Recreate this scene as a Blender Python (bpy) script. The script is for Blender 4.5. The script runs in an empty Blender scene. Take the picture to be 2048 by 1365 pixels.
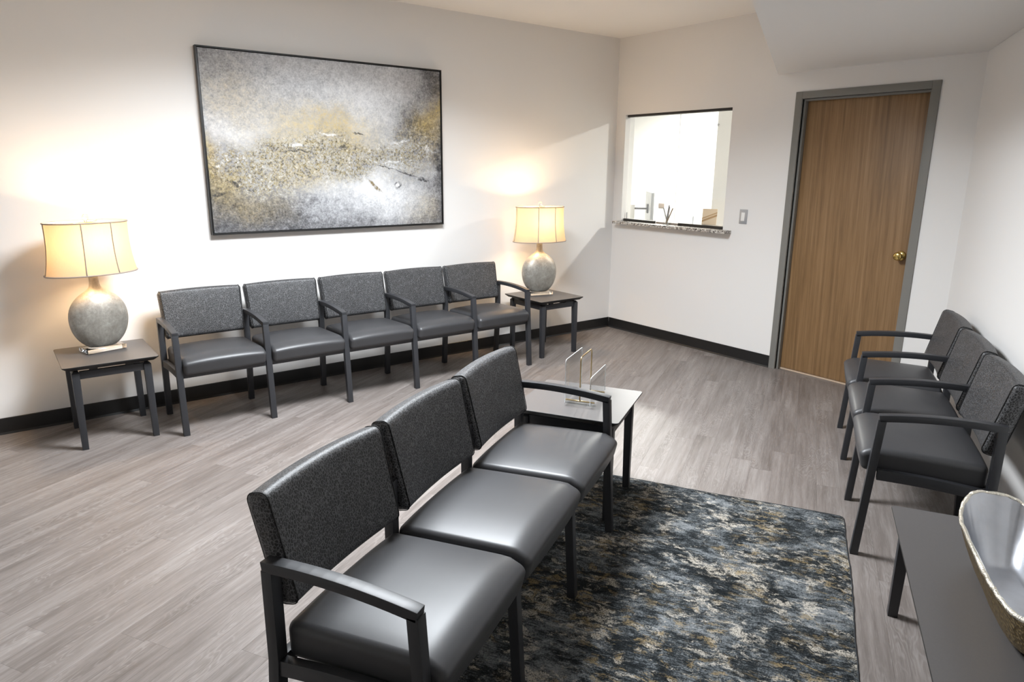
import bpy, bmesh, math, random
from mathutils import Vector, Matrix

# ---------------------------------------------------------------- camera / world / lights
SC = bpy.context.scene
COL = SC.collection
W_PX, F_PX = 2048.0, 1380.94
YAW, PITCH, ROLL = math.radians(-52.7504), math.radians(14.0985), math.radians(0.4914)
CAM = Vector((4.7923, -4.8496, 1.5331))
fw = Vector((math.sin(YAW)*math.cos(PITCH), math.cos(YAW)*math.cos(PITCH), -math.sin(PITCH)))
r0 = Vector((math.cos(YAW), -math.sin(YAW), 0)); u0 = r0.cross(fw)
rt = r0*math.cos(ROLL) + u0*math.sin(ROLL); up = -r0*math.sin(ROLL) + u0*math.cos(ROLL)
cd = bpy.data.cameras.new('camera'); cam = bpy.data.objects.new('camera', cd); COL.objects.link(cam)
cd.sensor_fit = 'HORIZONTAL'; cd.sensor_width = 36.0; cd.lens = 36.0*F_PX/W_PX; cd.clip_start = 0.05
cam.matrix_world = Matrix(((rt.x, up.x, -fw.x, CAM.x), (rt.y, up.y, -fw.y, CAM.y), (rt.z, up.z, -fw.z, CAM.z), (0, 0, 0, 1)))
SC.camera = cam

vs = SC.view_settings
vs.view_transform = 'Standard'; vs.look = 'None'; vs.gamma = 1.0; vs.use_curve_mapping = False
vs.exposure = 0.17

wd = bpy.data.worlds.new('world'); SC.world = wd; wd.use_nodes = True
wd.node_tree.nodes['Background'].inputs[0].default_value = (0.8, 0.85, 1.0, 1)
wd.node_tree.nodes['Background'].inputs[1].default_value = 0.02      # closed interior: the lamps do the lighting

MAIN_POS = (1.90, -3.10); MAIN_W = 138.0; MAIN_COL = (0.90, 0.95, 1.0)
RECEP_POS = (1.76, 1.43, 2.40); RECEP_W = 72.0; RECEP_FILL_POS = (-1.15, 1.75, 2.40); RECEP_FILL_W = 100.0; RECEP_COL = (1.0, 0.97, 0.92)
LAMP_W = 23.0; LAMP_COL = (1.0, 0.70, 0.40)

def area_light(name, loc, sx, sy, power, col, spread=180, rz=0, shape='RECTANGLE'):
    l = bpy.data.lights.new(name, 'AREA'); l.shape = shape; l.size = sx
    if shape == 'RECTANGLE': l.size_y = sy
    l.energy = power; l.color = col; l.spread = math.radians(spread)
    o = bpy.data.objects.new(name, l); COL.objects.link(o); o.location = loc; o.rotation_euler = (0, 0, rz)
    return o
area_light('ceiling_panel_light', (MAIN_POS[0], MAIN_POS[1], 2.655), 0.56, 1.16, MAIN_W, MAIN_COL, 150, math.radians(-30))
area_light('reception_light', RECEP_POS, 0.22, 0.22, RECEP_W, RECEP_COL, 180, 0, 'DISK')
area_light('reception_fill_light', RECEP_FILL_POS, 0.22, 0.22, RECEP_FILL_W, RECEP_COL, 180, 0, 'DISK')  # added fill lamp, out of view, whitens the left of the reception

# ---------------------------------------------------------------- helpers
TH = math.radians(30)
D = Vector((math.sin(TH), -math.cos(TH), 0))     # along the angled right wall, towards the camera
N = Vector((math.cos(TH), math.sin(TH), 0))      # towards the angled right wall
def st(s, t, z=0.0): return D*s + N*t + Vector((0, 0, z))
ROT_ST = math.radians(-60)                        # local x -> D, local y -> N

def new_obj(name, me, parent=None, mat=None, loc=None, rz=None):
    o = bpy.data.objects.new(name, me); COL.objects.link(o)
    if parent is not None: o.parent = parent
    if loc is not None: o.location = loc
    if rz is not None: o.rotation_euler = (0, 0, rz)
    if mat is not None and me is not None:
        if not me.materials: me.materials.append(mat)
    return o
def mesh_from_bm(name, bm, smooth=False, autosmooth=None):
    bmesh.ops.recalc_face_normals(bm, faces=bm.faces)
    me = bpy.data.meshes.new(name); bm.to_mesh(me); bm.free()
    if smooth:
        for p in me.polygons: p.use_smooth = True
        if autosmooth: 
            me.set_sharp_from_angle(angle=math.radians(autosmooth))
    return me
def box(bm, x0, x1, y0, y1, z0, z1, M=None):
    vs_ = [bm.verts.new((x, y, z)) for x in (x0, x1) for y in (y0, y1) for z in (z0, z1)]
    if M is not None:
        for v in vs_: v.co = M @ v.co
    idx = [(0, 1, 3, 2), (4, 6, 7, 5), (0, 4, 5, 1), (2, 3, 7, 6), (0, 2, 6, 4), (1, 5, 7, 3)]
    return [bm.faces.new([vs_[i] for i in f]) for f in idx]
def bevel(bm, off, seg=2):
    bmesh.ops.bevel(bm, geom=list(bm.edges), offset=off, segments=seg, profile=0.6, affect='EDGES', clamp_overlap=True)
def box_mesh(name, x0, x1, y0, y1, z0, z1, bev=0.0, seg=2):
    bm = bmesh.new(); box(bm, x0, x1, y0, y1, z0, z1)
    if bev: bevel(bm, bev, seg)
    return mesh_from_bm(name, bm, bool(bev), 40)
def prism(bm, poly, a, b, axis='x'):
    """extrude a 2-D polygon along an axis: 'x' poly=(y,z); 'z' poly=(x,y); 'y' poly=(x,z)"""
    def P(p, c):
        return (c, p[0], p[1]) if axis == 'x' else ((p[0], p[1], c) if axis == 'z' else (p[0], c, p[1]))
    A = [bm.verts.new(P(p, a)) for p in poly]; B = [bm.verts.new(P(p, b)) for p in poly]
    n = len(poly); bm.faces.new(A); bm.faces.new(B[::-1])
    for i in range(n): bm.faces.new([A[i], B[i], B[(i+1) % n], A[(i+1) % n]])
def prism_mesh(name, poly, a, b, axis='x', bev=0.0, seg=2):
    bm = bmesh.new(); prism(bm, poly, a, b, axis)
    bmesh.ops.recalc_face_normals(bm, faces=bm.faces)
    if bev: bevel(bm, bev, seg)
    return mesh_from_bm(name, bm, bool(bev), 40)
def lathe(bm, prof, n=32, sx=1.0, sy=1.0, cap=True):
    """profile [(r,z)...] turned round z with elliptical scaling"""
    rings = []
    for r, z in prof:
        rings.append([bm.verts.new((r*sx*math.cos(2*math.pi*k/n), r*sy*math.sin(2*math.pi*k/n), z)) for k in range(n)])
    for a, b in zip(rings[:-1], rings[1:]):
        for k in range(n): bm.faces.new([a[k], a[(k+1) % n], b[(k+1) % n], b[k]])
    if cap:
        bm.faces.new(rings[0][::-1]); bm.faces.new(rings[-1])
    return rings
def tube(bm, pts, r, n=8, closed=False):
    pts = [Vector(p) for p in pts]; m = len(pts); rings = []
    prev = None
    for i, p in enumerate(pts):
        if closed: t = pts[(i+1) % m] - pts[(i-1) % m]
        else: t = pts[min(i+1, m-1)] - pts[max(i-1, 0)]
        t.normalize()
        if prev is None:
            a = Vector((0, 0, 1)) if abs(t.z) < 0.9 else Vector((1, 0, 0))
            prev = t.cross(a).normalized()
        u = (prev - t*prev.dot(t)).normalized(); v = t.cross(u); prev = u
        rings.append([bm.verts.new(p + (u*math.cos(2*math.pi*k/n) + v*math.sin(2*math.pi*k/n))*r) for k in range(n)])
    rng = range(m) if closed else range(m-1)
    for i in rng:
        a, b = rings[i], rings[(i+1) % m]
        for k in range(n): bm.faces.new([a[k], a[(k+1) % n], b[(k+1) % n], b[k]])
    if not closed:
        bm.faces.new(rings[0][::-1]); bm.faces.new(rings[-1])
def rbox(hx, hy, hz, r, n=(10, 10, 6), deform=None, rs=4):
    """rounded box with an even grid on every side, optionally deformed"""
    def axis(h, k):
        inner = [-(h-r) + 2*(h-r)*i/k for i in range(k+1)]
        edge = [h - r + r*(math.tan(math.pi/4*j/rs)) for j in range(1, rs+1)]
        return [-e for e in edge[::-1]] + inner + edge
    X, Y, Z = axis(hx, n[0]), axis(hy, n[1]), axis(hz, n[2])
    bm = bmesh.new(); cache = {}
    def V(x, y, z):
        key = (round(x, 6), round(y, 6), round(z, 6))
        if key in cache: return cache[key]
        ix = max(-(hx-r), min(hx-r, x)); iy = max(-(hy-r), min(hy-r, y)); iz = max(-(hz-r), min(hz-r, z))
        d = Vector((x-ix, y-iy, z-iz)); q = Vector((ix, iy, iz))
        if d.length > 1e-9: q = q + d.normalized()*r
        if deform: q = Vector(deform(q.x, q.y, q.z))
        v = bm.verts.new(q); cache[key] = v; return v
    def grid(A, B, f):
        for i in range(len(A)-1):
            for j in range(len(B)-1):
                bm.faces.new([V(*f(A[i], B[j])), V(*f(A[i+1], B[j])), V(*f(A[i+1], B[j+1])), V(*f(A[i], B[j+1]))])
    for s in (-1, 1):
        grid(X, Y, lambda a, b: (a, b, s*hz)); grid(X, Z, lambda a, b: (a, s*hy, b)); grid(Y, Z, lambda a, b: (s*hx, a, b))
    return bm
def tag(o, label, cat, group=None):
    o['label'] = label; o['category'] = cat
    if group: o['group'] = group
    return o
def thing(name, label, cat, loc=(0, 0, 0), rz=0.0, group=None):
    o = bpy.data.objects.new(name, None); COL.objects.link(o); o.location = loc; o.rotation_euler = (0, 0, rz)
    o.empty_display_size = 0.1
    return tag(o, label, cat, group)
def struct(o): o['kind'] = 'structure'; return o
def sm(t): t = max(0.0, min(1.0, t)); return t*t*(3-2*t)

# ---------------------------------------------------------------- material helpers
class G:
    def __init__(self, name):
        self.mat = bpy.data.materials.new(name); self.mat.use_nodes = True
        self.t = self.mat.node_tree; self.n = self.t.nodes; self.b = self.n['Principled BSDF']; self.out = self.n['Material Output']
    def link(self, a, b): self.t.links.new(a, b)
    def put(self, sock, v):
        if isinstance(v, bpy.types.NodeSocket): self.link(v, sock)
        elif isinstance(v, (tuple, list)) and len(v) == 3 and sock.type == 'RGBA': sock.default_value = (*v, 1)
        else: sock.default_value = v
    def obj(self): 
        return self.n.new('ShaderNodeTexCoord').outputs['Object']
    def sep(self, v):
        s = self.n.new('ShaderNodeSeparateXYZ'); self.link(v, s.inputs[0]); return s.outputs
    def comb(self, x, y, z):
        c = self.n.new('ShaderNodeCombineXYZ')
        for i, v in enumerate((x, y, z)): self.put(c.inputs[i], v)
        return c.outputs[0]
    def vm(self, op, a, b):
        v = self.n.new('ShaderNodeVectorMath'); v.operation = op; self.put(v.inputs[0], a); self.put(v.inputs[1], b); return v.outputs[0]
    def m(self, op, a, b=0.0, c=0.0, clamp=False):
        v = self.n.new('ShaderNodeMath'); v.operation = op; v.use_clamp = clamp
        self.put(v.inputs[0], a); self.put(v.inputs[1], b); self.put(v.inputs[2], c); return v.outputs[0]
    def noise(self, vec, scale=1.0, detail=4.0, rough=0.55, dist=0.0, col=False):
        t = self.n.new('ShaderNodeTexNoise'); self.link(vec, t.inputs['Vector'])
        t.inputs['Scale'].default_value = scale; t.inputs['Detail'].default_value = detail
        t.inputs['Roughness'].default_value = rough; t.inputs['Distortion'].default_value = dist
        return t.outputs['Color' if col else 'Fac']
    def vor(self, vec, scale=1.0, feature='F1', rnd=1.0, out='Distance'):
        t = self.n.new('ShaderNodeTexVoronoi'); t.feature = feature; self.link(vec, t.inputs['Vector'])
        t.inputs['Scale'].default_value = scale; t.inputs['Randomness'].default_value = rnd
        return t.outputs[out]
    def ramp(self, f, stops, interp='LINEAR'):
        r = self.n.new('ShaderNodeValToRGB'); r.color_ramp.interpolation = interp; self.put(r.inputs[0], f)
        e = r.color_ramp.elements
        while len(e) < len(stops): e.new(0.5)
        for k, (p, c) in enumerate(stops):
            e[k].position = p; e[k].color = (*c, 1) if len(c) == 3 else c
        return r.outputs[0]
    def step(self, v, lo, hi):
        r = self.n.new('ShaderNodeMapRange'); r.interpolation_type = 'SMOOTHSTEP'
        self.put(r.inputs['Value'], v); r.inputs['From Min'].default_value = lo; r.inputs['From Max'].default_value = hi
        return r.outputs[0]
    def mix(self, f, a, b, mode='MIX'):
        x = self.n.new('ShaderNodeMix'); x.data_type = 'RGBA'; x.blend_type = mode
        self.put(x.inputs[0], f); self.put(x.inputs[6], a); self.put(x.inputs[7], b); return x.outputs[2]
    def rand(self): return self.n.new('ShaderNodeObjectInfo').outputs['Random']
    def bump(self, h, strength=0.3, dist=0.002):
        b = self.n.new('ShaderNodeBump'); b.inputs['Strength'].default_value = strength; b.inputs['Distance'].default_value = dist
        self.link(h, b.inputs['Height']); self.link(b.outputs[0], self.b.inputs['Normal'])
    def set(self, col=None, rough=None, metal=None, spec=None, **k):
        if col is not None: self.put(self.b.inputs['Base Color'], col)
        if rough is not None: self.put(self.b.inputs['Roughness'], rough)
        if metal is not None: self.put(self.b.inputs['Metallic'], metal)
        if spec is not None: self.put(self.b.inputs['Specular IOR Level'], spec)
        for kk, v in k.items(): self.put(self.b.inputs[kk.replace('_', ' ')], v)
        return self.mat

def m_paint(name, col, rough=0.6, bump=0.06):
    g = G(name); o = g.obj(); n = g.noise(o, 220, 3)
    big = g.noise(o, 0.9, 3)
    c = g.mix(g.m('MULTIPLY', g.m('SUBTRACT', big, 0.5), 0.06), col, tuple(x*0.9 for x in col))
    g.bump(n, bump, 0.001); return g.set(c, rough, spec=0.3)
M_WALL = m_paint('wall_paint', (0.81, 0.795, 0.775))
M_CEIL = m_paint('ceiling_paint', (0.88, 0.865, 0.84), 0.8)
M_RECWALL = m_paint('reception_paint', (0.84, 0.83, 0.81))
M_BASE = G('black_vinyl_base').set((0.012, 0.0115, 0.0115), 0.38)
M_FRAME = m_paint('door_frame_paint', (0.215, 0.208, 0.19), 0.42, 0.02)

def m_powder():
    g = G('charcoal_powder_coat'); n = g.noise(g.obj(), 900, 2); g.bump(n, 0.08, 0.0005)
    return g.set((0.030, 0.031, 0.035), 0.42, spec=0.5)
M_METAL = m_powder()
def m_vinyl():
    g = G('charcoal_vinyl'); o = g.obj(); v = g.vor(o, 700, 'F1'); n = g.noise(o, 14, 3)
    g.bump(g.m('ADD', g.m('MULTIPLY', v, 0.5), g.m('MULTIPLY', n, 0.8)), 0.06, 0.001)
    return g.set(g.mix(n, (0.040, 0.040, 0.043), (0.048, 0.048, 0.051)), 0.42, spec=0.5)
M_VINYL = m_vinyl()
def m_fabric():
    g = G('flecked_black_fabric'); o = g.obj()
    w = g.vm('MULTIPLY', o, (1.0, 0.8, 0.62))
    wn = g.noise(w, 90, 2, col=True)
    w2 = g.vm('ADD', w, g.vm('MULTIPLY', g.vm('SUBTRACT', wn, (0.5, 0.5, 0.5)), (0.009, 0.009, 0.009)))
    e = g.vor(w2, 160, 'DISTANCE_TO_EDGE'); f = g.step(e, 0.02, 0.15)
    fine = g.noise(o, 900, 2)
    c = g.mix(f, (0.125, 0.125, 0.13), (0.013, 0.013, 0.014))
    c = g.mix(g.m('MULTIPLY', fine, 0.3), c, (0.02, 0.02, 0.02))
    g.bump(g.m('ADD', g.m('MULTIPLY', f, -0.6), g.m('MULTIPLY', fine, 0.4)), 0.25, 0.0012)
    return g.set(c, 0.48, spec=0.5)
M_FABRIC = m_fabric()
M_SEAM = G('black_piping').set((0.008, 0.008, 0.008), 0.7)
def m_laminate():
    g = G('charcoal_laminate'); n = g.noise(g.obj(), 160, 4); g.bump(n, 0.04, 0.0005)
    return g.set(g.mix(n, (0.085, 0.080, 0.079), (0.100, 0.094, 0.093)), 0.38, spec=0.5)
M_LAM = m_laminate()
M_BLACK = G('black_edge').set((0.008, 0.008, 0.008), 0.4)

def m_floor():
    g = G('greige_oak_plank'); o = g.obj(); r = g.rand()
    off = g.comb(g.m('MULTIPLY', r, 37.0), g.m('MULTIPLY', r, 91.0), g.m('MULTIPLY', r, 13.0))
    p = g.vm('ADD', o, off)
    # cathedral figure: warped rings running with the board
    wv = g.noise(g.vm('MULTIPLY', p, (2.2, 9.0, 1.0)), 1.0, 3, 0.5)
    s = g.sep(p)
    ph = g.m('ADD', g.m('MULTIPLY', wv, 75.0), g.m('MULTIPLY', s[1], 120.0))
    ring = g.m('POWER', g.m('ABSOLUTE', g.m('SINE', ph)), 6.0)
    fine = g.noise(g.vm('MULTIPLY', p, (14.0, 330.0, 1.0)), 1.0, 4, 0.65)
    mid = g.noise(g.vm('MULTIPLY', p, (2.4, 42.0, 1.0)), 1.0, 4, 0.6)
    broad = g.noise(g.vm('MULTIPLY', p, (1.0, 7.0, 1.0)), 1.0, 2)
    tone = g.m('ADD', g.m('MULTIPLY', mid, 0.62), g.m('MULTIPLY', broad, 0.45))
    tone = g.m('ADD', tone, g.m('MULTIPLY', g.m('SUBTRACT', r, 0.5), 0.07))
    c = g.ramp(tone, [(0.34, (0.118, 0.098, 0.087)), (0.53, (0.190, 0.164, 0.150)), (0.74, (0.280, 0.250, 0.233))])
    patch = g.step(g.noise(g.vm('MULTIPLY', p, (1.6, 8.0, 1.0)), 1.0, 2), 0.46, 0.62)
    c = g.mix(g.m('MULTIPLY', g.m('MULTIPLY', ring, patch), 0.26), c, (0.40, 0.37, 0.35))
    c = g.mix(g.m('MULTIPLY', g.step(fine, 0.52, 0.72), 0.34), c, (0.36, 0.335, 0.318))
    c = g.mix(g.m('MULTIPLY', g.step(fine, 0.50, 0.30), 0.35), c, (0.105, 0.088, 0.079))
    g.bump(g.m('ADD', fine, g.m('MULTIPLY', ring, -0.4)), 0.10, 0.0006)
    return g.set(c, g.m('ADD', 0.36, g.m('MULTIPLY', fine, 0.14)), spec=0.5)
M_FLOOR = m_floor()
M_SUB = G('subfloor').set((0.06, 0.055, 0.05), 0.8)

def m_door():
    g = G('oak_veneer'); o = g.obj()
    lean = g.vm('ADD', o, g.comb(g.m('MULTIPLY', g.sep(o)[2], 0.03), 0.0, 0.0))
    a = g.noise(g.vm('MULTIPLY', lean, (46, 1, 1.1)), 1.0, 4, 0.6, 0.4)
    b = g.noise(g.vm('MULTIPLY', lean, (260, 1, 5.0)), 1.0, 3, 0.6)
    w = g.noise(g.vm('MULTIPLY', lean, (7, 1, 0.5)), 1.0, 2)
    f = g.m('ADD', g.m('MULTIPLY', a, 0.55), g.m('ADD', g.m('MULTIPLY', b, 0.30), g.m('MULTIPLY', w, 0.25)))
    c = g.ramp(f, [(0.36, (0.135, 0.075, 0.032)), (0.55, (0.245, 0.142, 0.064)), (0.74, (0.35, 0.215, 0.108))])
    g.bump(b, 0.06, 0.0004); return g.set(c, 0.42, spec=0.4)
M_DOOR = m_door()
M_BRASS = G('brass').set((0.62, 0.45, 0.16), 0.22, 1.0)
M_GOLD = G('brushed_gold_wire').set((0.66, 0.50, 0.27), 0.28, 1.0)
M_TAN = G('tan_gap_light').set((0.55, 0.42, 0.30), 0.6)  # colour of the light that shows under the door
def m_granite():
    g = G('speckled_granite'); o = g.obj(); a = g.noise(o, 75, 3, 0.7); b = g.vor(o, 120, 'F1', out='Color')
    bb = g.sep(b)[0]
    c = g.ramp(a, [(0.36, (0.05, 0.045, 0.04)), (0.46, (0.33, 0.29, 0.25)), (0.56, (0.62, 0.58, 0.53)), (0.7, (0.75, 0.73, 0.70))])
    c = g.mix(g.step(bb, 0.78, 0.86), c, (0.06, 0.05, 0.045)); return g.set(c, 0.25)
M_GRANITE = m_granite()
M_TRACK = G('black_window_track').set((0.020, 0.017, 0.015), 0.4)
M_TAUPE = G('taupe_track').set((0.30, 0.25, 0.21), 0.5)
def m_thin_glass(name, tint=(0.97, 0.985, 0.98), refl=0.06):
    g = G(name); g.n.remove(g.b)
    tr = g.n.new('ShaderNodeBsdfTransparent'); tr.inputs[0].default_value = (*tint, 1)
    gl = g.n.new('ShaderNodeBsdfGlossy'); gl.inputs['Roughness'].default_value = 0.02
    lw = g.n.new('ShaderNodeLayerWeight'); lw.inputs[0].default_value = 0.5
    k = g.m('ADD', 0.03, g.m('MULTIPLY', g.m('POWER', lw.outputs['Facing'], 4.0), 0.5))
    mx = g.n.new('ShaderNodeMixShader'); g.link(k, mx.inputs[0]); g.link(tr.outputs[0], mx.inputs[1]); g.link(gl.outputs[0], mx.inputs[2])
    g.link(mx.outputs[0], g.out.inputs[0]); return g.mat
M_GLASS = m_thin_glass('window_glass')
M_ACRY = m_thin_glass('clear_acrylic_sheet', (0.955, 0.965, 0.965))
def m_acrylic_solid():
    g = G('clear_acrylic'); return g.set((0.97, 0.98, 0.97), 0.03, IOR=1.49, Transmission_Weight=1.0)
M_CRYSTAL = m_acrylic_solid()
M_ACRYEDGE = G('frosted_acrylic_edge').set((0.85, 0.86, 0.86), 0.3, Transmission_Weight=0.3)
M_STEELPLATE = G('grey_switch_plate').set((0.42, 0.43, 0.45), 0.35, 0.4)
M_WHITEPL = G('white_plastic').set((0.82, 0.81, 0.78), 0.35)
M_SILVERPL = G('silver_plastic').set((0.55, 0.56, 0.57), 0.35, 0.2)
M_DARKPL = G('dark_plastic').set((0.03, 0.03, 0.032), 0.4)
M_GREYPL = G('grey_plastic').set((0.22, 0.22, 0.23), 0.4)

def m_vase():
    g = G('mottled_silver_leaf'); o = g.obj()
    n1 = g.noise(o, 16, 5, 0.65); n2 = g.noise(o, 70, 4, 0.7); v = g.vor(o, 95, 'DISTANCE_TO_EDGE')
    f = g.m('ADD', g.m('MULTIPLY', n1, 0.6), g.m('MULTIPLY', n2, 0.4))
    c = g.ramp(f, [(0.33, (0.23, 0.215, 0.185)), (0.5, (0.33, 0.315, 0.280)), (0.68, (0.47, 0.455, 0.415))])
    g.bump(g.m('ADD', n2, g.m('MULTIPLY', g.step(v, 0.0, 0.12), 0.5)), 0.30, 0.0010)
    return g.set(c, g.m('ADD', 0.32, g.m('MULTIPLY', n2, 0.25)), 0.35)
M_VASE = m_vase()
def m_shade():
    g = G('cream_silk_shade'); g.n.remove(g.b); o = g.obj()
    f = g.noise(g.vm('MULTIPLY', o, (1, 1, 0.06)), 420, 2)
    d = g.n.new('ShaderNodeBsdfDiffuse'); t = g.n.new('ShaderNodeBsdfTranslucent')
    c = g.mix(f, (0.50, 0.40, 0.27), (0.57, 0.46, 0.32)); g.link(c, d.inputs[0]); g.link(g.mix(f, (0.73, 0.59, 0.41), (0.81, 0.67, 0.48)), t.inputs[0])
    mx = g.n.new('ShaderNodeMixShader'); mx.inputs[0].default_value = 0.17
    g.link(d.outputs[0], mx.inputs[1]); g.link(t.outputs[0], mx.inputs[2]); g.link(mx.outputs[0], g.out.inputs[0]); return g.mat
M_SHADE = m_shade()
M_TRIM = G('taupe_shade_trim').set((0.36, 0.31, 0.26), 0.7)
def m_emit(name, col, s):
    g = G(name); return g.set((0.8, 0.8, 0.8), 0.5, Emission_Color=(*col, 1), Emission_Strength=s)

def blob(g, u, v, cu, cv, a, b, ang=0.0, pw=1.0):
    du, dv = g.m('SUBTRACT', u, cu), g.m('SUBTRACT', v, cv)
    if ang:
        c, s = math.cos(ang), math.sin(ang)
        x = g.m('ADD', g.m('MULTIPLY', du, c), g.m('MULTIPLY', dv, s)); y = g.m('SUBTRACT', g.m('MULTIPLY', dv, c), g.m('MULTIPLY', du, s))
    else: x, y = du, dv
    e = g.m('ADD', g.m('POWER', g.m('ABSOLUTE', g.m('DIVIDE', x, a)), 2.0), g.m('POWER', g.m('ABSOLUTE', g.m('DIVIDE', y, b)), 2.0))
    return g.m('POWER', math.e, g.m('MULTIPLY', e, -1.0))
def m_painting(w, h):
    g = G('abstract_canvas'); o = g.obj(); s = g.sep(o)
    wn = g.noise(o, 3.2, 5, 0.62, col=True); wn2 = g.noise(o, 16, 4, 0.65, col=True)
    ws, ws2 = g.sep(wn), g.sep(wn2)
    u0_ = g.m('ADD', g.m('DIVIDE', s[0], w), 0.5); v0_ = g.m('SUBTRACT', 0.5, g.m('DIVIDE', s[2], h))
    u = g.m('ADD', u0_, g.m('ADD', g.m('MULTIPLY', g.m('SUBTRACT', ws[0], 0.5), 0.20), g.m('MULTIPLY', g.m('SUBTRACT', ws2[0], 0.5), 0.06)))
    v = g.m('ADD', v0_, g.m('ADD', g.m('MULTIPLY', g.m('SUBTRACT', ws[1], 0.5), 0.26), g.m('MULTIPLY', g.m('SUBTRACT', ws2[1], 0.5), 0.08)))
    B = lambda *a: blob(g, u, v, *a)
    def S(lst):
        t = None
        for k, q in lst:
            x = g.m('MULTIPLY', B(*q), k); t = x if t is None else g.m('ADD', t, x)
        return g.m('MINIMUM', t, 1.0)
    fine = g.noise(o, 95, 6, 0.72); fine2 = g.noise(g.vm('ADD', o, (3.1, 1.7, 5.3)), 60, 6, 0.75); med = g.noise(o, 26, 5, 0.68)
    crack = g.vor(g.vm('ADD', o, g.vm('MULTIPLY', wn2, (0.05, 0.05, 0.05))), 34, 'DISTANCE_TO_EDGE')
    dark = S([(0.42, (0.04, 0.02, 0.16, 0.20)), (0.85, (0.06, 0.95, 0.26, 0.24)), (0.75, (0.42, 1.06, 0.35, 0.15)), (0.55, (0.25, 0.88, 0.2, 0.10)),
              (0.95, (0.95, 0.06, 0.09, 0.13)), (0.95, (0.88, 0.34, 0.09, 0.13)), (0.85, (0.985, 0.50, 0.05, 0.22)), (0.75, (0.99, 0.85, 0.09, 0.30)), (0.55, (0.80, 1.02, 0.2, 0.10)),
              (0.15, (0.16, 0.30, 0.2, 0.25)), (0.55, (0.02, 0.72, 0.05, 0.16))])
    band = S([(0.95, (0.07, 0.64, 0.14, 0.10)), (0.9, (0.24, 0.60, 0.16, 0.13)), (0.95, (0.42, 0.54, 0.17, 0.13)), (0.85, (0.56, 0.58, 0.13, 0.14)),
              (0.5, (0.68, 0.58, 0.12, 0.09)), (0.75, (0.83, 0.55, 0.12, 0.12)), (0.7, (0.90, 0.42, 0.10, 0.16)), (0.35, (0.2, 0.74, 0.2, 0.07))])
    gold = S([(0.55, (0.40, 0.36, 0.15, 0.10)), (0.55, (0.56, 0.38, 0.12, 0.09)), (0.35, (0.30, 0.50, 0.14, 0.12)), (1.0, (0.985, 0.22, 0.05, 0.09)), (0.8, (0.93, 0.34, 0.06, 0.09)),
              (0.95, (0.015, 0.60, 0.025, 0.10)), (0.6, (0.06, 0.72, 0.05, 0.08)), (0.3, (0.15, 0.85, 0.12, 0.09)), (0.35, (0.36, 0.66, 0.2, 0.08)), (0.3, (0.12, 0.25, 0.13, 0.14)), (0.4, (0.58, 0.50, 0.12, 0.08)), (0.25, (0.90, 0.9, 0.07, 0.1))])
    white = S([(0.9, (0.63, 0.74, 0.13, 0.07)), (0.7, (0.62, 0.20, 0.18, 0.13)), (0.8, (0.35, 0.47, 0.10, 0.03)), (0.6, (0.12, 0.42, 0.10, 0.06)), (0.7, (0.78, 0.47, 0.07, 0.025)), (0.5, (0.72, 0.83, 0.14, 0.10))])
    lum = g.m('ADD', 0.63, g.m('MULTIPLY', white, 0.26)); lum = g.m('SUBTRACT', lum, g.m('MULTIPLY', dark, 0.44))
    lum = g.m('ADD', lum, g.m('MULTIPLY', g.m('SUBTRACT', fine, 0.5), 0.85)); lum = g.m('ADD', lum, g.m('MULTIPLY', g.m('SUBTRACT', med, 0.5), 0.55)); lum = g.m('ADD', lum, g.m('MULTIPLY', g.m('SUBTRACT', ws2[2], 0.5), 0.30))
    c = g.ramp(lum, [(0.0, (0.03, 0.03, 0.034)), (0.25, (0.16, 0.16, 0.168)), (0.55, (0.45, 0.455, 0.47)), (0.85, (0.74, 0.745, 0.755)), (1.0, (0.82, 0.82, 0.82))])
    # ochre wash
    c = g.mix(g.m('MULTIPLY', gold, g.m('MULTIPLY', g.step(fine, 0.26, 0.58), 0.85)), c, g.mix(med, (0.42, 0.30, 0.09), (0.68, 0.54, 0.27)))
    # crusted band: mixed dark / ochre / blue-grey / pale chips
    mixn = g.m('ADD', g.m('MULTIPLY', fine2, 0.55), g.m('ADD', g.m('MULTIPLY', med, 0.35), g.m('MULTIPLY', ws2[2], 0.15)))
    tex = g.ramp(mixn, [(0.42, (0.022, 0.022, 0.025)), (0.48, (0.085, 0.078, 0.06)), (0.51, (0.27, 0.22, 0.12)), (0.54, (0.48, 0.40, 0.22)), (0.565, (0.20, 0.225, 0.27)), (0.60, (0.60, 0.58, 0.53)), (0.68, (0.78, 0.78, 0.77))])
    bm_ = g.m('MULTIPLY', band, g.step(g.m('ADD', g.m('MULTIPLY', fine, 0.5), g.m('MULTIPLY', med, 0.5)), 0.38, 0.56))
    c = g.mix(bm_, c, tex)
    gm = g.m('MULTIPLY', gold, g.step(g.m('ADD', g.m('MULTIPLY', fine2, 0.5), g.m('MULTIPLY', med, 0.6)), 0.50, 0.70))
    c = g.mix(g.m('MULTIPLY', gm, 0.85), c, g.mix(fine, (0.40, 0.27, 0.05), (0.72, 0.53, 0.17)))
    line = g.m('MULTIPLY', g.m('MINIMUM', g.m('ADD', band, g.m('MULTIPLY', dark, 0.3)), 1.0), g.m('MULTIPLY', g.step(crack, 0.07, 0.0), g.step(fine, 0.44, 0.58)))
    c = g.mix(g.m('MULTIPLY', line, 0.8), c, (0.03, 0.03, 0.03))
    # single strokes, broken up by the texture
    un = g.m('ADD', u0_, g.m('MULTIPLY', g.m('SUBTRACT', ws2[0], 0.5), 0.030)); vn = g.m('ADD', v0_, g.m('MULTIPLY', g.m('SUBTRACT', ws2[1], 0.5), 0.045))
    brk = g.step(fine2, 0.36, 0.56)
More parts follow.
